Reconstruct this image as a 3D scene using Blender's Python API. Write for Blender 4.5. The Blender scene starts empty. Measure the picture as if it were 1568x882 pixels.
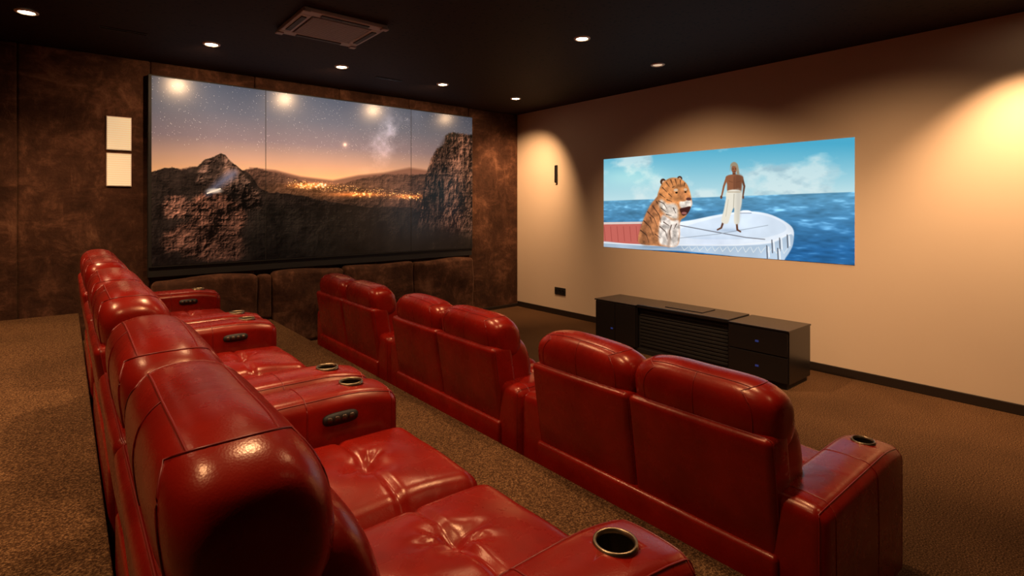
import bpy, bmesh, math, random
import numpy as np
from mathutils import Vector
random.seed(3); rng=np.random.RandomState(5)
scene=bpy.context.scene
scene.view_settings.view_transform='Standard'
CAMZ=1.65
# ------------------------------------------------------------------ helpers
def link(ob,parent=None):
    scene.collection.objects.link(ob)
    if parent is not None: ob.parent=parent
    return ob
def empty(name,loc=(0,0,0)):
    e=bpy.data.objects.new(name,None); e.location=loc; e.empty_display_size=.1
    return link(e)
def mesh(name,verts,faces,mat=None,smooth=True):
    me=bpy.data.meshes.new(name); me.from_pydata([tuple(v) for v in verts],[],faces); me.update()
    if mat:
        for m in (mat if isinstance(mat,list) else [mat]): me.materials.append(m)
    if smooth: me.polygons.foreach_set('use_smooth',[True]*len(me.polygons))
    bm=bmesh.new(); bm.from_mesh(me); bmesh.ops.recalc_face_normals(bm,faces=bm.faces); bm.to_mesh(me); bm.free()
    return me
def obj(name,me,parent=None,loc=(0,0,0)):
    o=bpy.data.objects.new(name,me); o.location=loc
    return link(o,parent)
def box_vf(x0,x1,y0,y1,z0,z1):
    v=[(x,y,z) for x in (x0,x1) for y in (y0,y1) for z in (z0,z1)]
    f=[(0,1,3,2),(4,6,7,5),(0,4,5,1),(2,3,7,6),(0,2,6,4),(1,5,7,3)]
    return v,f
def box(name,b,mat,parent=None,bevel=0,seg=2):
    v,f=box_vf(*b); me=mesh(name,v,f,None,False)
    if bevel>0:
        bm=bmesh.new(); bm.from_mesh(me)
        bmesh.ops.bevel(bm,geom=list(bm.edges),offset=bevel,segments=seg,affect='EDGES',profile=.5)
        bm.to_mesh(me); bm.free()
    me.materials.append(mat)
    return obj(name,me,parent)
def coords(h,r,m):
    e=[(h-r)+r*math.tan(math.radians(a)) for a in (45,34,23,11)]
    mid=list(np.linspace(-(h-r),h-r,m+1))
    return [-a for a in e]+mid+e[::-1]
class Cushion:
    """soft rounded box with puffed faces; M maps raw box-surface point -> final"""
    def __init__(s,b,r,m=(6,6,6),puff=(0,0,0),post=None):
        s.c=np.array([(b[0]+b[1])/2,(b[2]+b[3])/2,(b[4]+b[5])/2]); s.h=np.array([(b[1]-b[0])/2,(b[3]-b[2])/2,(b[5]-b[4])/2])
        s.r=r; s.m=m; s.puff=puff; s.post=post
    def M(s,p,off=0.0):
        p=np.array(p,float); h=s.h; r=s.r
        inner=np.clip(p,-(h-r),h-r); d=p-inner; n=np.linalg.norm(d)
        u=p/h
        q=inner+(d/n*(r+off) if n>1e-9 else 0)
        for a in range(3):
            b,c=(a+1)%3,(a+2)%3
            q[a]+=s.puff[a]*u[a]*max(0,1-u[b]**2)*max(0,1-u[c]**2)
        q=q+s.c
        if s.post: q=s.post(q,u)
        return q
    def vf(s):
        C=[coords(s.h[a],s.r,s.m[a]) for a in range(3)]; N=[len(c)-1 for c in C]
        idx={};V=[];F=[]
        def g(i,j,k):
            key=(i,j,k)
            if key not in idx:
                idx[key]=len(V); V.append(s.M((C[0][i],C[1][j],C[2][k])))
            return idx[key]
        for a in range(3):
            b,c=(a+1)%3,(a+2)%3
            for side in (0,N[a]):
                for i in range(N[b]):
                    for j in range(N[c]):
                        q=[]
                        for (di,dj) in ((0,0),(1,0),(1,1),(0,1)):
                            t=[0,0,0]; t[a]=side; t[b]=i+di; t[c]=j+dj; q.append(g(*t))
                        F.append(tuple(q))
        return V,F
    def loop(s,axis,val,n=14):
        b,c=(axis+1)%3,(axis+2)%3; P=[]
        hb,hc=s.h[b],s.h[c]
        cb=coords(hb,s.r,n); cc=coords(hc,s.r,n)
        ring=[(x,-hc) for x in cb]+[(hb,y) for y in cc[1:]]+[(x,hc) for x in cb[::-1][1:]]+[(-hb,y) for y in cc[::-1][1:-1]]
        for x,y in ring:
            t=[0,0,0]; t[axis]=val*s.h[axis]; t[b]=x; t[c]=y; P.append(s.M(t))
        return P
class Pillow(Cushion):
    """smooth superellipsoid pillow: rounded profile in xz (exponent p), end roundness along y (exponent py)"""
    def __init__(s,b,r,m,p=2.6,py=5.0,post=None):
        super().__init__(b,r,m,(0,0,0),post); s.p=p; s.py=py
    def M(s,pt,off=0.0):
        u=np.array(pt,float)/s.h
        a=(abs(u[0])**s.p+abs(u[2])**s.p)**(1/s.p)
        n=(a**s.py+abs(u[1])**s.py)**(1/s.py)
        w=u/n; q=w*s.h+s.c
        return s.post(q,w) if s.post else q
def tube_vf(P,r,closed=True,k=6):
    P=[np.array(p,float) for p in P]; n=len(P); V=[];F=[]
    for i in range(n):
        a=P[(i-1)%n] if (closed or i>0) else P[i]; b=P[(i+1)%n] if (closed or i<n-1) else P[i]
        t=b-a; t/= (np.linalg.norm(t)+1e-9)
        up=np.array([0,0,1.]) if abs(t[2])<.9 else np.array([0,1.,0])
        s_=np.cross(t,up); s_/=np.linalg.norm(s_)+1e-9; w=np.cross(s_,t)
        for j in range(k):
            an=2*math.pi*j/k; V.append(P[i]+r*(math.cos(an)*s_+math.sin(an)*w))
    for i in range(n if closed else n-1):
        i2=(i+1)%n
        for j in range(k):
            F.append((i*k+j,i*k+(j+1)%k,i2*k+(j+1)%k,i2*k+j))
    return V,F
def merge(parts):
    V=[];F=[]
    for v,f in parts:
        o=len(V); V+=list(v); F+=[tuple(i+o for i in q) for q in f]
    return V,F
def lathe_vf(prof,n=32,c=(0,0,0)):
    V=[];F=[]
    for r,z in prof:
        for j in range(n):
            a=2*math.pi*j/n; V.append((c[0]+r*math.cos(a),c[1]+r*math.sin(a),c[2]+z))
    for i in range(len(prof)-1):
        for j in range(n):
            F.append((i*n+j,i*n+(j+1)%n,(i+1)*n+(j+1)%n,(i+1)*n+j))
    return V,F
# ------------------------------------------------------------------ materials
def newmat(name):
    m=bpy.data.materials.new(name); m.use_nodes=True; nt=m.node_tree
    return m,nt,nt.nodes['Principled BSDF']
def simple(name,col,rough=.5,metal=0,spec=.5,emis=None,es=0):
    m,nt,b=newmat(name); b.inputs['Base Color'].default_value=(*col,1); b.inputs['Roughness'].default_value=rough
    b.inputs['Metallic'].default_value=metal; b.inputs['Specular IOR Level'].default_value=spec
    if emis: b.inputs['Emission Color'].default_value=(*emis,1); b.inputs['Emission Strength'].default_value=es
    return m
def N(nt,t,**k):
    n=nt.nodes.new(t)
    for a,v in k.items(): setattr(n,a,v)
    return n
def noise(nt,coord,scale,detail=4,rough=.5,dist=0):
    n=N(nt,'ShaderNodeTexNoise'); n.inputs['Scale'].default_value=scale; n.inputs['Detail'].default_value=detail
    n.inputs['Roughness'].default_value=rough; n.inputs['Distortion'].default_value=dist
    nt.links.new(coord,n.inputs['Vector']); return n
def ramp(nt,fac,stops):
    r=N(nt,'ShaderNodeValToRGB'); els=r.color_ramp.elements
    while len(els)<len(stops): els.new(.5)
    for e,(p,c) in zip(els,stops): e.position=p; e.color=(*c,1)
    nt.links.new(fac,r.inputs['Fac']); return r
def bump(nt,h,strength,dist,prev=None):
    b=N(nt,'ShaderNodeBump'); b.inputs['Strength'].default_value=strength; b.inputs['Distance'].default_value=dist
    nt.links.new(h,b.inputs['Height'])
    if prev: nt.links.new(prev.outputs['Normal'],b.inputs['Normal'])
    return b
def mixc(nt,a,b,mode='MULTIPLY',fac=1):
    mx=N(nt,'ShaderNodeMixRGB',blend_type=mode); mx.inputs[0].default_value=fac
    nt.links.new(a,mx.inputs[1]); nt.links.new(b,mx.inputs[2]); return mx
def math2(nt,op,a,b):
    m=N(nt,'ShaderNodeMath',operation=op)
    for i,x in enumerate((a,b)):
        if isinstance(x,(int,float)): m.inputs[i].default_value=x
        else: nt.links.new(x,m.inputs[i])
    return m.outputs[0]
def objcoord(nt): return N(nt,'ShaderNodeTexCoord').outputs['Object']
def leather():
    m,nt,b=newmat('red_leather'); co=objcoord(nt)
    n1=noise(nt,co,5,4,.6); r=ramp(nt,n1.outputs['Fac'],[(.3,(.155,.0042,.0021)),(.7,(.24,.0074,.0032))])
    nt.links.new(r.outputs['Color'],b.inputs['Base Color'])
    n2=noise(nt,co,9,4,.55,.4)
    rr=N(nt,'ShaderNodeMapRange'); rr.inputs['To Min'].default_value=.21; rr.inputs['To Max'].default_value=.34
    nt.links.new(n2.outputs['Fac'],rr.inputs['Value']); nt.links.new(rr.outputs['Result'],b.inputs['Roughness'])
    b1=bump(nt,noise(nt,co,6,2,.45,.6).outputs['Fac'],.20,.014)
    v=N(nt,'ShaderNodeTexVoronoi'); v.inputs['Scale'].default_value=260; nt.links.new(co,v.inputs['Vector'])
    b2=bump(nt,v.outputs['Distance'],.12,.001,b1)
    b3=bump(nt,noise(nt,co,36,4,.55,1.2).outputs['Fac'],.12,.0024,b2)
    nt.links.new(b3.outputs['Normal'],b.inputs['Normal'])
    b.inputs['Specular IOR Level'].default_value=.55; b.inputs['Specular Tint'].default_value=(1,.74,.56,1)
    return m
def carpet():
    m,nt,b=newmat('carpet'); co=objcoord(nt)
    n1=noise(nt,co,135,3,.72); n2=noise(nt,co,1.6,3,.5)
    r=ramp(nt,n1.outputs['Fac'],[(.37,(.036,.015,.006)),(.52,(.112,.053,.022)),(.66,(.29,.152,.067))])
    r2=ramp(nt,n2.outputs['Fac'],[(.3,(.8,.8,.8)),(.7,(1.1,1.1,1.1))])
    mx=mixc(nt,r.outputs['Color'],r2.outputs['Color'])
    nt.links.new(mx.outputs[0],b.inputs['Base Color']); b.inputs['Roughness'].default_value=.95; b.inputs['Specular IOR Level'].default_value=.1
    bb=bump(nt,n1.outputs['Fac'],.9,.010); nt.links.new(bb.outputs['Normal'],b.inputs['Normal'])
    return m
def velvet():
    m,nt,b=newmat('crushed_velvet'); co=objcoord(nt)
    n1=noise(nt,co,2.4,10,.76,.3)
    mp=N(nt,'ShaderNodeMapping'); mp.inputs['Scale'].default_value=(2.4,2.4,1.0); mp.inputs['Rotation'].default_value=(0,.35,0); nt.links.new(co,mp.inputs['Vector'])
    n2=noise(nt,mp.outputs[0],3.2,6,.65,.8)
    mp2=N(nt,'ShaderNodeMapping'); mp2.inputs['Scale'].default_value=(.9,.9,2.4); mp2.inputs['Rotation'].default_value=(0,-.5,0); nt.links.new(co,mp2.inputs['Vector'])
    n3=noise(nt,mp2.outputs[0],3.0,6,.65,.8)
    a=math2(nt,'MAXIMUM',n2.outputs['Fac'],n3.outputs['Fac'])
    h=math2(nt,'ADD',math2(nt,'MULTIPLY',n1.outputs['Fac'],.62),math2(nt,'MULTIPLY',a,.38))
    r=ramp(nt,h,[(.42,(.030,.011,.0055)),(.51,(.060,.0235,.0122)),(.565,(.105,.043,.023)),(.66,(.20,.09,.05))])
    nt.links.new(r.outputs['Color'],b.inputs['Base Color']); b.inputs['Roughness'].default_value=.8
    b.inputs['Sheen Weight'].default_value=.2; b.inputs['Sheen Roughness'].default_value=.4; b.inputs['Sheen Tint'].default_value=(.9,.5,.3,1)
    b.inputs['Specular IOR Level'].default_value=.15
    bb=bump(nt,h,.8,.03); nt.links.new(bb.outputs['Normal'],b.inputs['Normal'])
    return m
def plaster():
    m,nt,b=newmat('tan_painted_plaster'); co=objcoord(nt)
    n1=noise(nt,co,.9,3,.5)
    r=ramp(nt,n1.outputs['Fac'],[(.3,(.69,.52,.38)),(.7,(.72,.55,.40))])
    nt.links.new(r.outputs['Color'],b.inputs['Base Color']); b.inputs['Roughness'].default_value=.75
    bb=bump(nt,noise(nt,co,120,4,.6).outputs['Fac'],.08,.002); nt.links.new(bb.outputs['Normal'],b.inputs['Normal'])
    return m
def ceilmat():
    m,nt,b=newmat('perforated_ceiling'); co=objcoord(nt)
    v=N(nt,'ShaderNodeTexVoronoi'); v.inputs['Scale'].default_value=17; v.inputs['Randomness'].default_value=.9
    nt.links.new(co,v.inputs['Vector'])
    r=ramp(nt,v.outputs['Distance'],[(.16,(.001,.0008,.0008)),(.28,(.020,.0085,.006))])
    nt.links.new(r.outputs['Color'],b.inputs['Base Color']); b.inputs['Roughness'].default_value=.7; b.inputs['Specular IOR Level'].default_value=.15
    return m
LE=leather(); CA=carpet(); VE=velvet(); PL=plaster(); CE=ceilmat()
BLK=simple('black_lacquer',(.010,.008,.008),.25)
BLKM=simple('black_matte',(.01,.008,.007),.6)
DARKTRIM=simple('dark_wood_trim',(.02,.012,.008),.45)
RIM=simple('bronze_ring',(.30,.22,.14),.35,1)
CUPM=simple('cup_interior',(.05,.035,.015),.3,.7)
STITCH=simple('leather_piping',(.18,.0052,.0024),.36)
LED=simple('blue_led',(.02,.03,.15),.4,emis=(.1,.2,1),es=.08)
GRILL=simple('ac_plastic',(.36,.34,.33),.5)
LAMP=simple('lamp_glow',(1,1,1),.5,emis=(1,.80,.54),es=24)
LAMPOFF=simple('lamp_dim',(1,.8,.6),.5,emis=(1,.7,.45),es=.6)
TRIMW=simple('lamp_trim',(.75,.62,.5),.4)
# ------------------------------------------------------------------ room
XW=5.83; YW=6.86; XB=-2.6; YN=-2.2; CH=3.2
box('floor',(XB,XW,YN,YW,-.1,0),CA)
box('ceiling',(XB-.1,XW+.1,YN-.1,YW+.1,CH,CH+.1),CE)
box('wall_screen',(XW,XW+.1,YN-.1,YW+.1,-.1,CH),PL)
box('wall_mural',(XB-.1,XW,YW,YW+.1,-.1,CH),VE)
box('wall_rear',(XB-.1,XB,YN-.1,YW,-.1,CH),VE)
box('wall_entrance',(XB,XW,YN-.1,YN,-.1,CH),VE)
TE=.108
box('floor_riser_middle',(TE,1.88,YN,YW-.05,0,.33),CA,bevel=.012)
box('floor_riser_rear',(XB,TE,YN,YW-.05,0,.605),CA,bevel=.008)
box('baseboard_screen',(XW-.018,XW,YN,YW-.05,0,.085),DARKTRIM,bevel=.004)
box('baseboard_mural',(4.84,XW-.02,YW-.062,YW-.046,0,.05),DARKTRIM,bevel=.004)
xs=[XB,-1.37,-.34,.70,1.73,2.76,3.79,4.82,XW]
wp=empty('upholstered_wall_panels')
for i in range(len(xs)-1):
    c=Cushion((xs[i]+.002,xs[i+1]-.002,YW-.045,YW-.001,.001,CH-.001),.02,(4,1,6))
    v,f=c.vf(); obj('panel_%d'%i,mesh('panel',v,f,VE),wp)
pads=empty('padded_wall_bolster')
for i in range(3,7):
    def post(q,u):
        q=q.copy()
        if q[1]<YW-.1: q[1]+= .010*math.sin(9*q[0]+i)+.012*math.sin(11*q[2]+5*q[0])
        q[2]+=.012*math.sin(6*q[0]+i*2)*(u[2]>0)
        return q
    if i==3: b_=(xs[i]+.004,xs[i+1]-.002,YW-.20,YW-.046,.332,.875)
    elif i==4: b_=(1.885,xs[i+1]-.002,YW-.20,YW-.046,.002,.875)
    else: b_=(xs[i]+.002,xs[i+1]-.002,YW-.20,YW-.046,.002,.875)
    c=Cushion(b_,.05,(14,3,12),(0,.025,.016),post)
    v,f=c.vf(); obj('bolster_%d'%i,mesh('bolster',v,f,VE),pads)
box('bolster_3b',(1.735,1.88,YW-.20,YW-.046,.332,.86),VE,pads,.04,5)
# ------------------------------------------------------------------ painting helper
def proj(X,Y,Z):
    d=.6416*X+.767*Y; r=.767*X-.6416*Y
    return 800+836*r/d, 324-836*(Z-CAMZ)/d
def fbm(h,w,base,oct=5,seed=0,ax=1.0,gain=.5,ridge=False):
    rs=np.random.RandomState(seed); out=np.zeros((h,w)); amp=1; tot=0
    for o in range(oct):
        gx=max(2,int(base*2**o*ax)); gy=max(2,int(base*2**o*h/w))
        g=rs.rand(gy+2,gx+2)
        y=np.linspace(0,gy,h); x=np.linspace(0,gx,w); y0=y.astype(int); x0=x.astype(int)
        fy=(y-y0)[:,None]; fx=(x-x0)[None,:]; fy=fy*fy*(3-2*fy); fx=fx*fx*(3-2*fx)
        a=g[y0][:,x0]; b=g[y0][:,x0+1]; c=g[y0+1][:,x0]; d=g[y0+1][:,x0+1]
        n=(a*(1-fx)+b*fx)*(1-fy)+(c*(1-fx)+d*fx)*fy
        if ridge: n=1-abs(2*n-1)
        out+=amp*n; tot+=amp; amp*=gain
    return out/tot
class Painter:
    def __init__(s,P): s.PX,s.PY=P; s.C=np.zeros(s.PX.shape+(3,))
    def blend(s,m,col):
        col=np.array(col,float)
        if col.ndim==1: col=col[None,None,:]
        s.C=s.C*(1-m[...,None])+col*m[...,None]
    def sm(s,pts,n=5):
        P=[np.array(p,float) for p in pts]; L=len(P); out=[]
        for i in range(L):
            a,b,c,d=P[i-1],P[i],P[(i+1)%L],P[(i+2)%L]
            for k in range(n):
                t=k/n
                out.append(.5*((2*b)+(-a+c)*t+(2*a-5*b+4*c-d)*t*t+(-a+3*b-3*c+d)*t**3))
        return out
    def mask(s,pts,soft=.8,smooth=True,jit=None):
        if smooth: pts=s.sm(pts)
        P=np.array(pts,float); x0,y0=P.min(0)-soft*2-4; x1,y1=P.max(0)+soft*2+4
        sel=(s.PX>x0)&(s.PX<x1)&(s.PY>y0)&(s.PY<y1)
        X=s.PX[sel];Y=s.PY[sel]
        if jit is not None: Y=Y+jit[sel]
        ins=np.zeros(X.shape,bool); D=np.full(X.shape,1e9)
        n=len(P)
        for i in range(n):
            ax,ay=P[i]; bx,by=P[(i+1)%n]
            cond=((ay>Y)!=(by>Y))
            with np.errstate(divide='ignore',invalid='ignore'):
                xi=(bx-ax)*(Y-ay)/(by-ay if by!=ay else 1e-9)+ax
            ins^=cond&(X<xi)
            dx,dy=bx-ax,by-ay; L=dx*dx+dy*dy+1e-9
            t=np.clip(((X-ax)*dx+(Y-ay)*dy)/L,0,1)
            D=np.minimum(D,np.hypot(X-ax-t*dx,Y-ay-t*dy))
        sd=np.where(ins,D,-D); m=np.zeros(s.PX.shape); m[sel]=np.clip(sd/soft*.5+.5,0,1)
        return m
    def poly(s,pts,col,soft=.8,smooth=True,a=1.0,tex=None,jit=None):
        m=s.mask(pts,soft,smooth,jit)*a
        col=np.array(col,float)
        if tex is not None: col=col[None,None,:]*tex[...,None]
        s.blend(m,col)
    def stroke(s,pts,w,col,a=1.0,w2=None,soft=.6):
        m=np.zeros(s.PX.shape); n=len(pts)-1; w2=w if w2 is None else w2
        for i in range(n):
            ax,ay=pts[i]; bx,by=pts[i+1]; dx,dy=bx-ax,by-ay; L=dx*dx+dy*dy+1e-9
            t=np.clip(((s.PX-ax)*dx+(s.PY-ay)*dy)/L,0,1); ww=w+(w2-w)*(i+t)/n
            D=np.hypot(s.PX-ax-t*dx,s.PY-ay-t*dy); m=np.maximum(m,np.clip((ww/2-D)/soft+.5,0,1))
        s.blend(m*a,col)
    def ell(s,cx,cy,rx,ry,col,a=1.0,soft=.15):
        d=np.hypot((s.PX-cx)/rx,(s.PY-cy)/ry); s.blend(np.clip((1-d)/soft+.5,0,1)*a,col)
    def glow(s,cx,cy,rx,ry,col,a=1.0):
        d=((s.PX-cx)/rx)**2+((s.PY-cy)/ry)**2; m=np.exp(-d)*a
        s.C=s.C+np.array(col,float)[None,None,:]*m[...,None]
def picture_mesh(name,org,du,dv,w,h,wid,hei,C,mat):
    org=np.array(org,float);du=np.array(du,float);dv=np.array(dv,float)
    U=np.linspace(0,wid,w);V=np.linspace(0,hei,h)
    P=org[None,None,:]+U[None,:,None]*du+V[:,None,None]*dv
    me=bpy.data.meshes.new(name); nv=w*h; nf=(w-1)*(h-1)
    i=np.arange(nv).reshape(h,w)
    q=np.stack([i[:-1,:-1],i[1:,:-1],i[1:,1:],i[:-1,1:]],-1).reshape(-1)
    me.vertices.add(nv); me.vertices.foreach_set('co',P.reshape(-1))
    me.loops.add(nf*4); me.loops.foreach_set('vertex_index',q.astype(np.int32))
    me.polygons.add(nf); me.polygons.foreach_set('loop_start',np.arange(0,nf*4,4,dtype=np.int32))
    me.update(calc_edges=True); me.validate()
    c=np.clip(C/255.,0,1); lin=np.where(c<=.04045,c/12.92,((c+.055)/1.055)**2.4)
    a=me.color_attributes.new('Col','FLOAT_COLOR','POINT')
    a.data.foreach_set('color',np.concatenate([lin,np.ones((h,w,1))],-1).reshape(-1).astype(np.float32))
    me.materials.append(mat); return me
# ---------------- movie picture
w,h=760,306; Y0,Y1,ZT,ZB=4.95,1.83,2.325,1.095
YY,ZZ=np.meshgrid(np.linspace(Y0,Y1,w),np.linspace(ZT,ZB,h))
P=Painter(proj(XW-.006+0*YY,YY,ZZ)); PX,PY=P.PX,P.PY
hor=314-(PX-944)*.036
ft=np.clip((PY-225)/(hor-225),0,1)[...,None]
sky=np.array([72,162,194])*(1-ft)+np.array([182,214,220])*ft
n=fbm(h,w,9,6,1,ax=.6,gain=.52); n2=fbm(h,w,15,5,2,ax=.6,gain=.55)
bias=.07*np.exp(-((PX-975)/55)**2-((PY-268)/22)**2)+.11*np.exp(-((PX-1275)/70)**2-((PY-248)/20)**2)+.06*np.exp(-((PX-1200)/60)**2-((PY-268)/12)**2)
cl=np.clip((n-.46+bias)*7,0,1)[...,None]
P.C=sky*(1-cl*.7)+np.array([212,226,226])*cl*.7
sh=np.clip((n2-.47)*6,0,1)[...,None]*cl; P.C=P.C*(1-sh*.5)+np.array([112,152,172])*sh*.5
P.C+= np.exp(-((PX-985)/50)**2-((PY-275)/16)**2)[...,None]*np.array([28,22,10])
sea=np.clip((PY-hor)/1.4+.5,0,1)
st=fbm(h,w,40,4,7,.3,.6); st2=fbm(h,w,110,2,8,.25,.6); yy=np.clip((PY-hor)/90,0,1)[...,None]
seac=np.array([90,148,182])*(1-yy)+np.array([40,98,152])*yy
seac=seac*(.62+.76*(.6*st+.4*st2)[...,None])+ (np.clip(st*.6+st2*.5-.64,0,1)*2.2)[...,None]*np.array([110,112,100])
P.blend(sea,seac)
# boat
P.poly([(940,350),(1002,349),(1010,382),(940,380)],(190,98,88),smooth=False)
for k in range(6): P.stroke([(944+k*10,354),(946+k*10,377)],1.0,(150,66,58),a=.7)
P.stroke([(940,349),(1003,348)],3.4,(215,196,188))
deck=np.clip(.86+.3*fbm(h,w,8,4,21),.7,1.1)
P.poly([(1045,352),(1085,343),(1125,335),(1165,330),(1200,334),(1228,347),(1240,360),(1238,380),(1228,400),(1218,412),(1180,404),(1100,394),(1000,388),(940,384),(940,377),(1010,381)],(218,226,236),tex=deck)
P.poly([(1060,360),(1100,345),(1160,333),(1200,338),(1225,350),(1225,362),(1190,372),(1130,374),(1075,372)],(196,210,226),tex=deck,a=.8)
P.poly([(940,378),(1010,384),(1080,384),(1150,384),(1205,380),(1236,366),(1239,382),(1228,402),(1215,410),(1150,401),(1060,392),(940,388)],(168,186,204),tex=deck)
P.stroke([(940,379),(1010,383),(1080,383),(1150,383),(1205,378),(1236,364)],1.3,(235,238,240))
P.stroke([(1062,352),(1110,361),(1165,371),(1195,374)],1.3,(105,105,112))
P.stroke([(1062,372),(1120,366),(1200,352)],.9,(150,160,170))
for k in range(14):
    x=1065+k*12; P.stroke([(x,385+.1*k),(x+4,391+.4*k),(x+10,386+.1*k)],1.0,(225,230,230),a=.8)
for x,y in ((1206,383),(1218,380),(1230,375),(1198,392),(1215,396)): P.stroke([(x,y-8),(x+1,y+12)],1.6,(80,80,88)); P.stroke([(x+3,y-6),(x+4,y+9)],2,(228,232,236))
P.ell(1165,331,9,2.6,(236,240,246)); P.stroke([(1156,333),(1174,333)],1,(120,130,150))
P.glow(1110,378,40,8,(-18,-16,-10)); P.glow(1138,360,22,3,(-30,-26,-20)); P.glow(1030,386,36,3,(-40,-36,-30))
# tiger (head turned to the right, looking down)
fur=np.clip(.62+.75*fbm(h,w,60,3,31),.5,1.3)
P.poly([(1034,303),(1021,314),(1011,330),(1003,350),(997,372),(1001,381),(1025,384),(1056,385),(1062,370),(1062,350),(1066,335),(1050,318)],(186,122,78),tex=fur)
P.poly([(1020,316),(1008,338),(1000,366),(1003,380),(1014,380),(1014,352),(1024,330)],(120,74,48),tex=fur,a=.55,soft=4)
P.poly([(1036,336),(1050,344),(1060,344),(1062,360),(1058,384),(1040,384),(1030,378),(1030,354)],(216,204,194),tex=fur,soft=2)
P.poly([(1044,360),(1048,362),(1047,384),(1043,384)],(150,120,100),a=.6,soft=2)
for a_ in ([(1012,331),(1022,341),(1027,354)],[(1006,345),(1016,355),(1021,368)],[(1001,360),(1010,367),(1014,379)],[(1020,322),(1030,336),(1033,348)],[(1031,354),(1040,362),(1043,374)],[(1049,352),(1046,362),(1048,374)],[(1026,315),(1032,324)],[(1037,347),(1046,353)],[(1057,350),(1053,358)],[(1024,366),(1032,372)],[(1016,340),(1019,348)]):
    P.stroke(a_,1.8,(58,38,30),w2=.6,a=.75)
P.ell(1036,284,4.5,5,(70,46,34)); P.ell(1037,285,2.4,2.8,(200,172,150)); P.ell(1062,279,4,4,(70,46,34)); P.ell(1062,280,2,2.4,(200,172,150))
P.poly([(1030,296),(1036,285),(1048,278),(1062,279),(1072,286),(1077,296),(1080,308),(1081,319),(1076,330),(1069,340),(1058,343),(1044,339),(1033,328),(1027,311)],(196,128,76),tex=fur)
P.poly([(1033,312),(1042,318),(1052,318),(1058,322),(1060,332),(1058,342),(1046,340),(1036,331),(1030,320)],(218,204,190),tex=fur,soft=2.5)
P.poly([(1062,316),(1072,311),(1080,314),(1081,321),(1074,326),(1064,325)],(226,214,202),tex=fur,soft=1.5)
P.ell(1056,297,3.4,2.2,(216,196,172),a=.8,soft=.6); P.ell(1071,296,2.6,2,(216,196,172),a=.8,soft=.6)
P.poly([(1061,300),(1070,299),(1077,308),(1073,313),(1064,314)],(186,120,74),tex=fur)
P.ell(1076,311,4,2.4,(90,52,46),soft=.4); P.poly([(1062,327),(1070,324),(1079,323),(1075,333),(1067,337)],(66,32,30)); P.ell(1069,333,4,2,(176,110,100),a=.8)
P.ell(1057,301,2.0,1.5,(28,22,14)); P.ell(1071,300,1.7,1.4,(28,22,14))
for a_ in ([(1048,281),(1051,289)],[(1055,280),(1057,288)],[(1063,282),(1063,289)],[(1041,285),(1046,292)],[(1035,293),(1042,300)],[(1031,303),(1039,309)],[(1029,314),(1037,318),(1042,326)],[(1033,325),(1041,331)],[(1041,335),(1049,337)],[(1070,286),(1069,291)],[(1045,303),(1050,308)],[(1042,312),(1050,315)],[(1051,293),(1054,291)],[(1052,325),(1056,333)]):
    P.stroke(a_,1.6,(50,34,28),w2=.7,a=.8)
# boy
sk=(140,88,60); skd=(100,62,44)
P.stroke([(1131,344),(1127,356),(1121,359)],3.6,skd,w2=2.4); P.stroke([(1151,346),(1152,359),(1157,362)],3.6,skd,w2=2.4)
P.stroke([(1136,277),(1131,291),(1128,305)],3.8,sk,w2=2.4); P.ell(1127,308,1.8,2.8,skd)
P.stroke([(1159,277),(1163,291),(1161,305)],3.8,skd,w2=2.4); P.ell(1161,308,1.8,2.8,skd)
P.stroke([(1147,265),(1147,276)],5,skd)
P.poly([(1134,277),(1141,273),(1154,273),(1161,277),(1159,287),(1156,301),(1138,301),(1136,288)],sk)
P.poly([(1149,274),(1160,277),(1157,300),(1148,300)],skd,a=.6,soft=3)
P.stroke([(1147,276),(1147,298)],1,skd,a=.7); P.stroke([(1139,283),(1145,285)],.9,skd,a=.7); P.stroke([(1150,285),(1157,283)],.9,skd,a=.7)
P.poly([(1137,298),(1157,298),(1159,315),(1156,332),(1155,348),(1147,348),(1147,325),(1142,335),(1137,349),(1127,346),(1131,328),(1134,312)],(224,218,202))
P.poly([(1150,300),(1158,300),(1158,320),(1155,347),(1151,347)],(186,182,172),a=.6,soft=3)
P.stroke([(1147,303),(1146,325)],1,(165,160,145)); P.stroke([(1137,300),(1157,300)],1.5,(180,165,140)); P.stroke([(1138,312),(1134,338)],.9,(190,184,166))
P.ell(1147,264,4.3,6.5,sk); P.poly([(1141,262),(1142,256),(1147,253),(1152,256),(1154,263),(1155,272),(1151,271),(1150,261),(1143,260),(1141,267)],(150,134,110))
P.stroke([(1145,264),(1146,264)],.9,(40,25,20)); P.stroke([(1149,264),(1150,264)],.9,(40,25,20)); P.stroke([(1146,268),(1149,268)],.9,(80,40,35))
mm,nt,b=newmat('projected_film_frame'); nt.nodes.remove(b)
at=N(nt,'ShaderNodeAttribute'); at.attribute_name='Col'; em=N(nt,'ShaderNodeEmission'); em.inputs['Strength'].default_value=1.12
nt.links.new(at.outputs['Color'],em.inputs['Color']); nt.links.new(em.outputs[0],nt.nodes['Material Output'].inputs['Surface'])
e=empty('projection_screen')
obj('film_picture',picture_mesh('film_picture',(XW-.006,Y0,ZT),(0,-1,0),(0,0,-1),w,h,Y0-Y1,ZT-ZB,P.C,mm),e)
box('screen_sheet',(XW-.005,XW,Y1,Y0,ZB,ZT),PL,e)
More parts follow.
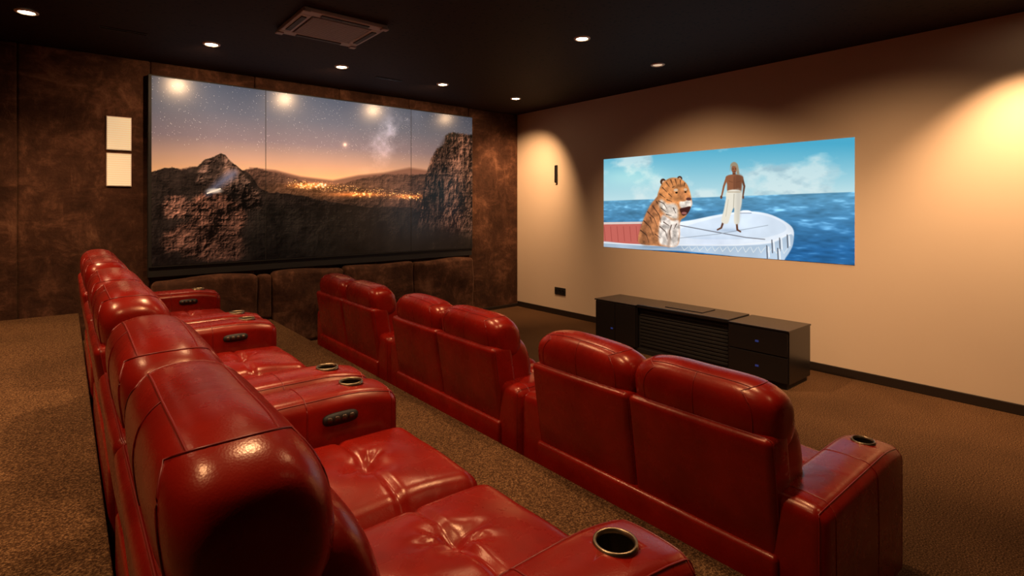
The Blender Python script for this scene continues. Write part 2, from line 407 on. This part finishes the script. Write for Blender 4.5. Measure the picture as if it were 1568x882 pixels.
# ---------------- mural picture
w,h=1000,490; X0,X1,MT,MB=.70,4.82,3.03,1.035; YM=6.72
XX,ZZ=np.meshgrid(np.linspace(X0,X1,w),np.linspace(MT,MB,h))
P=Painter(proj(XX,YM+0*XX,ZZ)); PX,PY=P.PX,P.PY
v=((MT-ZZ)/(MT-MB))
stops=[(0,(84,98,124)),(.15,(100,108,130)),(.3,(138,126,136)),(.4,(196,160,142)),(.5,(244,190,138)),(.6,(236,176,126)),(1,(180,120,90))]
cols=np.array([c for _,c in stops],float); ps=[p for p,_ in stops]
for k in range(3): P.C[...,k]=np.interp(v,ps,cols[:,k])
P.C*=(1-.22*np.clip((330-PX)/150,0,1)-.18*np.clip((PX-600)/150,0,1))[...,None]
P.C*=(.92+.16*fbm(h,w,4,5,41))[...,None]
mw=fbm(h,w,14,6,42,gain=.6)
P.C+=(np.exp(-(((PX-606)+(PY-215)*.5)/24)**2)*np.exp(-((PY-215)/45)**2)*np.clip((mw-.36)*3,0,1))[...,None]*np.array([80,80,90])
P.glow(539,226,2.5,2.5,(120,110,90)); P.glow(539,226,6,6,(35,25,18))
s_=rng.rand(h,w); stars=(s_>.990)&(v<.36); P.C[stars]+=rng.rand(int(stars.sum()),1)**2*150+10
rid=fbm(h,w,18,6,43,gain=.72,ridge=True); rid=-(rid-rid.mean())/rid.std()
rid2=fbm(h,w,24,5,44,ax=2.2,gain=.75,ridge=True); rid2=-(rid2-rid2.mean())/rid2.std()
big=fbm(h,w,7,4,45); big=(big-big.mean())/big.std()
fine=fbm(h,w,60,3,46,gain=.8); fine=(fine-fine.mean())/fine.std()
def relief(seed,base,ax=1.0,gain=.62):
    f=fbm(h,w,base,6,seed,ax=ax,gain=gain,ridge=True); gy,gx=np.gradient(f); r=(gx*1.0+gy*1.2); return np.clip(r/r.std(),-2.4,2.4)
re1=relief(51,9); re2=relief(52,10,1.6)
tx=np.clip(.9+.16*re1+.12*rid+.15*big,.35,1.8); tx2=np.clip(.70+.38*re1+.18*rid+.24*big+.10*fine,.12,2.2); tx3=np.clip(.70+.38*re2+.2*rid2+.14*big+.10*fine,.14,2.2)
jit=3.2*rid; jit_s=1.0*rid
P.poly([(390,262),(430,266),(470,276),(520,282),(560,274),(600,270),(640,262),(680,268),(740,285),(740,330),(390,330)],(130,92,76),smooth=False,soft=2)
P.poly([(230,300),(236,272),(258,263),(285,266),(306,262),(350,270),(400,262),(430,270),(462,280),(500,290),(540,286),(570,278),(600,274),(670,272),(744,300),(744,460),(226,460)],(84,60,49),smooth=False,tex=tx,soft=1.2,jit=jit_s)
# city lights: scattered clusters in the valley
P.glow(482,290,26,4,(170,95,35)); P.glow(560,304,40,3.5,(150,80,28)); P.glow(640,307,24,3,(140,74,26)); P.glow(510,298,90,14,(44,28,12))
li=rng.rand(900,3)
for i in range(320):
    x=448+li[i,0]*214; y=288+ (x-470)*.105+ (li[i,1]-.5)*(18-9*abs(li[i,2]))
    P.glow(x,y,.75,.5,(235,180,105),a=.25+.75*li[i,2])
for i in range(24): P.glow(464+li[i,1]*46,287+li[i+50,0]*7,1.3,.8,(255,215,150))
for i in range(12): P.glow(545+li[i+100,1]*44,302+li[i+150,0]*6,1.4,.8,(255,190,110)); 
for i in range(8): P.glow(630+li[i+200,1]*24,304+li[i+250,0]*6,1.3,.8,(255,180,100))
P.poly([(226,290),(237,268),(252,264),(268,262),(285,268),(308,262),(318,252),(328,246),(336,243),(345,239),(352,243),(360,252),(374,262),(388,270),(398,280),(404,292),(420,300),(470,306),(520,316),(580,324),(640,324),(660,330),(744,350),(744,460),(226,460)],(42,33,28),smooth=False,tex=tx,jit=jit_s)
P.poly([(312,262),(328,248),(345,240),(356,248),(372,262),(392,285),(380,300),(330,298),(306,285)],(80,61,52),smooth=False,tex=tx2,soft=2,jit=jit_s)
P.poly([(345,241),(350,262),(346,290),(335,300),(316,290),(326,262)],(38,30,26),smooth=False,a=.6,soft=3,tex=tx)
P.poly([(252,322),(262,308),(275,304),(290,310),(297,326),(288,340),(264,342)],(108,74,60),tex=tx2,soft=3,jit=jit)
P.poly([(298,318),(315,306),(340,303),(366,308),(382,325),(384,352),(376,366),(388,402),(350,408),(300,402),(262,396),(252,372),(280,352),(296,340)],(102,68,54),tex=tx2,soft=4,jit=jit)
P.poly([(372,300),(395,294),(410,318),(396,330),(378,322)],(72,53,44),tex=tx2,soft=3,jit=jit)
P.poly([(400,330),(470,322),(560,335),(650,345),(650,420),(400,430)],(34,29,24),tex=tx,soft=10,a=.8)
P.poly([(640,424),(650,372),(656,330),(662,298),(666,272),(674,248),(682,233),(694,226),(696,213),(706,207),(722,208),(744,214),(746,420)],(100,73,61),smooth=False,tex=tx3,soft=1.2,jit=jit_s)
P.poly([(697,214),(706,232),(702,262),(694,300),(688,350),(670,400),(650,400),(656,350),(666,300),(674,262),(684,234)],(48,37,32),smooth=False,a=.55,tex=tx3,soft=4)
P.poly([(722,232),(744,250),(746,420),(716,420),(724,330),(716,290)],(58,44,37),smooth=False,a=.5,tex=tx3,soft=5)
P.poly([(560,370),(640,352),(744,372),(744,430),(560,430)],(36,30,25),tex=tx,soft=8,a=.85)
P.poly([(324,300),(352,273),(368,267),(366,277),(344,292),(328,303)],(110,122,160),a=.75,soft=6)
P.ell(335,298,11,3.6,(215,215,210),a=.85,soft=.9); P.stroke([(324,302),(344,295)],2.2,(250,245,230))
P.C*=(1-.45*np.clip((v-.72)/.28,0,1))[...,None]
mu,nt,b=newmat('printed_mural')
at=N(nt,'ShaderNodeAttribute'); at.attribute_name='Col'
nt.links.new(at.outputs['Color'],b.inputs['Base Color']); nt.links.new(at.outputs['Color'],b.inputs['Emission Color']); b.inputs['Emission Strength'].default_value=.5  # emission added to brighten the print, which has no light of its own
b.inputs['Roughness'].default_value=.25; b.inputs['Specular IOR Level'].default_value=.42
me_m=empty('landscape_wall_mural')
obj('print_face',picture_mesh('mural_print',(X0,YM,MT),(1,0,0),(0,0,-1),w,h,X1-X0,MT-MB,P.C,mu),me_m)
box('backing_frame',(X0-.03,X1+.01,YM+.002,YW-.046,MB-.02,MT+.015),BLKM,me_m,.004)
box('lower_valance',(X0-.03,X1+.01,YM+.02,YW-.046,.91,MB-.02),BLKM,me_m,.004)
for x in (1.825,3.76): box('panel_joint',(x-.003,x+.003,YM-.001,YM+.001,MB,MT),BLKM,me_m)
# ------------------------------------------------------------------ paper notices
pap,nt,b=newmat('printed_notice'); co=objcoord(nt)
wv=N(nt,'ShaderNodeTexWave'); wv.bands_direction='Z'; wv.inputs['Scale'].default_value=14; nt.links.new(co,wv.inputs['Vector'])
r=ramp(nt,wv.outputs['Fac'],[(.3,(.90,.74,.48)),(.8,(.78,.62,.38))]); nt.links.new(r.outputs[0],b.inputs['Base Color']); nt.links.new(r.outputs[0],b.inputs['Emission Color']); b.inputs['Emission Strength'].default_value=.45  # paper sheets given added emission to look bright; not lamps
for z0,z1 in ((2.235,2.58),(1.865,2.205)):
    e=empty('wall_notice'); box('frame',(.325,.535,YW-.062,YW-.046,z0,z1),TRIMW,e,.003)
    box('notice_sheet',(.332,.528,YW-.066,YW-.060,z0+.008,z1-.008),pap,e)
e=empty('wall_speaker'); box('body',(XW-.03,XW,5.87,5.915,2.03,2.30),BLKM,e,.006); box('grille',(XW-.034,XW-.029,5.876,5.909,2.04,2.29),BLK,e)
e=empty('power_outlet'); box('plate',(XW-.012,XW,5.70,5.93,.31,.42),BLKM,e,.004)
for k in range(3):
    v,f=lathe_vf([(.0,0),(.022,0),(.025,.004),(.025,0)],20); V=[(XW-.013-z,5.742+k*.073+x,.365+y) for x,y,z in v]
    obj('socket_%d'%k,mesh('socket',V,f,BLK),e)
# ------------------------------------------------------------------ media cabinet
e=empty('media_cabinet')
fx,bx_=4.97,5.45
box('plinth',(fx+.03,bx_-.02,2.11,4.34,0,.05),BLKM,e)
box('cabinet_right_body',(fx+.02,bx_,2.086,2.66,.05,.525),BLK,e,.004)
box('cabinet_left_body',(fx+.02,bx_,3.75,4.36,.05,.525),BLK,e,.004)
box('cabinet_center_body',(fx+.06,bx_,2.66,3.75,.05,.515),BLKM,e,.003)
box('top_right',(fx-.005,bx_+.005,2.08,2.655,.525,.54),BLK,e,.003)
box('top_left',(fx-.005,bx_+.005,3.755,4.366,.525,.54),BLK,e,.003)
box('top_center',(fx+.01,bx_-.02,2.665,3.745,.515,.550),BLK,e,.006)
box('center_console_lid',(fx+.12,bx_-.1,3.0,3.45,.55,.556),BLK,e,.002)
for k,(a,b2) in enumerate(((.06,.29),(.30,.52))): box('drawer_%d'%k,(fx,fx+.02,2.095,2.65,a,b2),BLK,e,.003)
for k,(a,b2) in enumerate(((3.76,4.05),(4.058,4.35))): box('door_%d'%k,(fx,fx+.02,a,b2,.06,.52),BLK,e,.003)
for k in range(11): box('grille_slat_%d'%k,(fx+.050,fx+.06,2.68,3.73,.085+k*.038,.110+k*.038),BLKM,e,.002)
for k,(y,z) in enumerate(((2.37,.40),(2.37,.17),(4.1,.22))): box('status_light_%d'%k,(fx-.003,fx,y-.016,y+.016,z-.009,z+.009),LED,e)
# ------------------------------------------------------------------ ceiling fixtures
e=empty('ceiling_air_conditioner',(1.76,4.52,CH))
hs=.35
parts=[]
for b_ in ((-hs,hs,-hs,-hs+.10),(-hs,hs,hs-.10,hs),(-hs,-hs+.10,-hs+.1,hs-.1),(hs-.10,hs,-hs+.1,hs-.1)):
    parts.append(box_vf(b_[0],b_[1],b_[2],b_[3],-.035,-.001))
V,F=merge(parts); me=mesh('ac_bezel',V,F,GRILL,False); o=obj('bezel',me,e); bv=o.modifiers.new('b','BEVEL'); bv.width=.008; bv.segments=2
for s1 in (-1,1):
    box('flap',(-.2,.2,s1*.3-.02,s1*.3+.02,-.042,-.034),BLKM,e); box('flap',(s1*.3-.02,s1*.3+.02,-.2,.2,-.042,-.034),BLKM,e)
box('intake_back',(-.25,.25,-.25,.25,-.012,-.002),BLKM,e)
V,F=merge([box_vf(-.24,.24,y-.006,y+.006,-.040,-.022) for y in np.linspace(-.23,.23,19)]+[box_vf(x-.005,x+.005,-.24,.24,-.036,-.020) for x in (-.12,0,.12)])
obj('intake_grille',mesh('intake',V,F,GRILL,False),e)
for s1 in (-1,1):
    for s2 in (-1,1): box('corner_cap',(s1*.33-.03,s1*.33+.03,s2*.33-.03,s2*.33+.03,-.045,-.03),GRILL,e,.006)
for x,y in ((.4,5.78),(3.0,5.9)):
    e=empty('ceiling_slot_vent'); box('slot',(x-.17,x+.17,y-.03,y+.03,CH-.006,CH-.0005),BLKM,e); box('fin',(x-.165,x+.165,y-.004,y+.004,CH-.012,CH-.004),BLK,e)
ring_me=mesh('dl_ring',*lathe_vf([(.050,-.002),(.052,-.008),(.060,-.012),(.074,-.008),(.076,-.001)],36),TRIMW)
disc_v,disc_f=lathe_vf([(.0001,-.012),(.028,-.010),(.051,-.004)],32)
disc_on=mesh('dl_disc',disc_v,disc_f,LAMP); disc_off=mesh('dl_disc_off',disc_v,disc_f,LAMPOFF)
WARM=(1,.62,.33)
def downlight(x,y,power=100,angle=100,blend=.8,on=True,aim=None,col=WARM,extra=None):
    e=empty('recessed_downlight',(x,y,CH)); obj('trim_ring',ring_me,e); obj('lamp_lens',disc_on if on else disc_off,e)
    for (pw,an,bl,am) in [(power,angle,blend,aim)]+(extra or []):
        if pw<=0: continue
        L=bpy.data.lights.new('downlight_beam','SPOT'); L.energy=pw; L.color=col; L.spot_size=math.radians(an); L.spot_blend=bl; L.shadow_soft_size=.04
        lo=bpy.data.objects.new('downlight_beam',L); link(lo,e); lo.location=(0,0,-.03)
        if am is not None:
            d=Vector(am)-Vector((x,y,CH-.03)); lo.rotation_euler=d.to_track_quat('-Z','Y').to_euler()
downlight(-.23,5.72,210,125,1)
for x in (1.07,2.34,3.65): downlight(x,5.72,64,140,1,aim=(x,6.72,2.0))
downlight(4.92,5.80,300,88,1,aim=(5.83,6.75,1.3),extra=[(42,120,1,(4.6,6.72,2.0))])
downlight(3.64,3.35,320,92,1,aim=(5.83,3.4,.25))
downlight(4.94,3.44,0,on=False)
downlight(5.30,.50,320,80,.9,aim=(5.83,.95,.3))
downlight(3.65,.9,260,92,1,aim=(5.83,1.7,.25))
for x,y,p in ((-1.2,4.6,220),(-.9,3.0,190),(-.7,1.2,100),(.95,3.3,180),(.75,1.5,125),(2.2,1.2,120),(2.3,-.6,40),(2.3,2.9,115)): downlight(x,y,p,112,1)
# ------------------------------------------------------------------ recliner loveseat
UW=1.56; ARM=.225; SB=(UW-2*ARM)/2; YE=.15
def lean(q,k=.15,z0=.42):
    q=q.copy()
    if q[2]>z0: q[0]-=k*(q[2]-z0)
    return q
parts={}
c=Cushion((.06,.90,.03,UW-.03,.05,.30),.03,(6,12,3)); v1=c.vf()
pip=[]
parts['base_frame']=(v1,LE)
rail=Cushion((.032,.12,YE,UW-YE,.06,.405),.02,(1,12,3),(.003,0,0)); parts['rear_rail']=(rail.vf(),LE)
fv,ff=merge([box_vf(x,x+.07,y,y+.07,0,.052) for x in (.1,.8) for y in (.05,UW-.12)]); parts['feet']=((fv,ff),BLKM)
def arm(y0):
    def post(q,u):
        q=q.copy()
        if u[2]>.9: q[2]+=.012*max(0,1-u[1]**2)
        if q[0]>.70: q[2]-=.10*(q[0]-.70)**2*6*(q[2]/.6)
        return q
    return Cushion((.055,.945,y0,y0+ARM,.04,.615),.046,(16,5,8),(0.004,.006,0),post)
def cutcup(c,cx,cy):
    V,F=c.vf(); me=mesh('arm',V,F,LE); o=bpy.data.objects.new('armtmp',me); link(o)
    cv,cf=lathe_vf([(.0001,-.09),(.041,-.09),(.041,.1),(.0001,.1)],32,(cx,cy,.615)); cm=mesh('cut',cv,cf,None,False)
    bm=bmesh.new(); bm.from_mesh(cm); bmesh.ops.remove_doubles(bm,verts=bm.verts,dist=.001); bmesh.ops.recalc_face_normals(bm,faces=bm.faces); bm.to_mesh(cm); bm.free()
    co_=bpy.data.objects.new('cut',cm); link(co_)
    md=o.modifiers.new('b','BOOLEAN'); md.object=co_; md.operation='DIFFERENCE'; md.solver='EXACT'
    dg=bpy.context.evaluated_depsgraph_get(); me2=bpy.data.meshes.new_from_object(o.evaluated_get(dg))
    bpy.data.objects.remove(o); bpy.data.objects.remove(co_)
    return me2
arm_meshes=[]; cups=[]
CUPX=.79
for y0 in (0.0,UW-ARM):
    c=arm(y0); arm_meshes.append(cutcup(c,CUPX,y0+ARM/2))
    for s_ in (-.84,.84): pip.append(tube_vf(c.loop(1,s_),.0026))
    pip.append(tube_vf(c.loop(0,.18,6),.0024)) ; pip.append(tube_vf(c.loop(0,.93,6),.0024)); pip.append(tube_vf(c.loop(0,-.80,6),.0024))
    zt=.615
    cups.append(lathe_vf([(.0001,-.045),(.037,-.045),(.040,-.04),(.0402,.010)],32,(CUPX,y0+ARM/2,zt)))
cupring=merge([lathe_vf([(.0385,.006),(.040,.0145),(.043,.0160),(.0462,.0145),(.0475,.006)],36,(CUPX,y0+ARM/2,zt)) for y0 in (0.0,UW-ARM)])
parts['cup_holder_rims']=(cupring,RIM); parts['cup_holder_wells']=(merge(cups),CUPM)
def oval(cx,y,cz,rx,rz,t,n=28):
    V=[];F=[]
    for yy in (y,y+t):
        for j in range(n):
            a=2*math.pi*j/n; ca,sa=math.cos(a),math.sin(a)
            V.append((cx+rx*math.copysign(abs(ca)**.6,ca),yy,cz+rz*math.copysign(abs(sa)**.6,sa)))
    F.append(tuple(range(n))); F.append(tuple(range(n,2*n)))
    for j in range(n): F.append((j,(j+1)%n,n+(j+1)%n,n+j))
    return V,F
yi=UW-ARM-.008
parts['switch_plate']=(merge([oval(.70,yi-.004,.540,.066,.022,.012),oval(.70,ARM+.0,.540,.066,.022,.012)]),BLKM)
parts['switch_buttons']=(merge([oval(.70+dx,yi-.007,.540,.010,.011,.006,14) for dx in (-.042,-.014,.014,.042)]),simple('switch_button',(.08,.05,.035),.3,.6))
def seat(y0,ty):
    cx,cy=.67,y0+SB/2+ty
    def post(q,u):
        q=q.copy()
        if u[2]>.5:
            dx,dy=q[0]-cx,q[1]-cy; r_=math.hypot(dx,dy); th=math.atan2(dy,dx)
            d=-.050*math.exp(-r_/.055)
            d+=.0060*math.cos(5*th+1+1.8*math.sin(th*2+y0*5)+.8*math.sin(th+y0*9))*math.exp(-((r_-.06)/.04)**2)
            d-=.012*math.exp(-(dx/.013)**2)*min(1,abs(dy)/.03+.3)
            d+=.003*math.sin(17*q[0]+9*q[1])*math.sin(13*q[1]+3)
            q[2]+=d*u[2]
        return q
    return Cushion((.28,.962,y0+.002,y0+SB-.002,.27,.460),.065,(50,46,3),(.006,0,.046),post)
for k in range(2):
    c=seat(ARM+k*SB,.03 if k==0 else -.01); parts['seat_cushion_%d'%(k+1)]=(c.vf(),LE)
    pip.append(tube_vf(c.loop(2,.35,10),.0024))
fp=Cushion((.885,.94,ARM+.004,UW-ARM-.004,.07,.30),.02,(1,14,4),(.008,0,0)); parts['footrest_panel']=(fp.vf(),LE); pip.append(tube_vf(fp.loop(0,.8,6),.0024))
for k in range(2):
    ya=YE+k*(UW-2*YE)/2; yb=ya+(UW-2*YE)/2
    c=Cushion((.05,.20,ya+.002,yb-.002,.385,.83),.028,(2,14,12),(.012,0,0),lambda q,u:lean(q)); parts['rear_panel_%d'%(k+1)]=(c.vf(),LE)
    pip.append(tube_vf(c.loop(0,-.75,10),.0026))
    # lumbar / back cushion
    def pb(q,w):
        q=lean(q); f=max(0,w[0])
        q[0]-=.012*math.exp(-((q[2]-.64)/.016)**2)*f
        return q
    c=Pillow((.10,.365,ya+.012,yb-.012,.36,.87),.06,(5,16,16),3.2,7,pb); parts['back_cushion_%d'%(k+1)]=(c.vf(),LE)
    # headrest pillow
    def ph(q,w):
        q=lean(q,.12)
        w_=max(0,w[2])
        q[2]-=.030*abs(w[1])**3*w_
        q[0]-=.020*w_*w_*max(0,w[0])
        q[2]+=.004*math.sin(11*q[1]+k)*w_
        return q
    c=Pillow((.058,.295,ya+.002,yb-.002,.725,1.010),.06,(7,26,8),2.6,5.0,ph); parts['headrest_%d'%(k+1)]=(c.vf(),LE)
    for s_ in (-.80,.80):
        P_=c.loop(1,s_,10); pip.append(tube_vf(P_,.0024))
    for sx in (-.62,.62):
        pip.append(tube_vf([c.M((sx*c.h[0],yy,c.h[2])) for yy in np.linspace(-.80,.80,40)*c.h[1]],.0024,False))
    pip.append(tube_vf([c.M((-c.h[0],0,zz)) for zz in np.linspace(-.7,1,14)*c.h[2]]+[c.M((xx,0,c.h[2])) for xx in np.linspace(-.9,-.62,5)*c.h[0]],.0022,False))
parts['piping']=(merge(pip),STITCH)
meshes={n:(mesh(n,*vf,m)) for n,(vf,m) in parts.items()}
def loveseat(x,y,z):
    e=empty('reclining_loveseat',(x,y,z))
    for n,me in meshes.items(): obj(n,me,e)
    for i,me in enumerate(arm_meshes): obj('armrest_%d'%(i+1),me,e)
for k in range(3):
    loveseat(.085,.60+k*1.585,.331)
    loveseat(1.90,.70+k*1.58,.001)
# ------------------------------------------------------------------ world + camera
wd=bpy.data.worlds.new('world'); scene.world=wd; wd.use_nodes=True
wd.node_tree.nodes['Background'].inputs['Color'].default_value=(.02,.012,.008,1); wd.node_tree.nodes['Background'].inputs['Strength'].default_value=.3
cd=bpy.data.cameras.new('camera'); cam=bpy.data.objects.new('camera',cd); link(cam)
cd.sensor_width=36; cd.lens=836/1600*36; cd.shift_y=-(450-324)/1600; cd.clip_start=.02
cam.location=(0,0,CAMZ); cam.rotation_euler=(math.radians(90),0,-math.atan2(.6416,.767))
scene.camera=cam
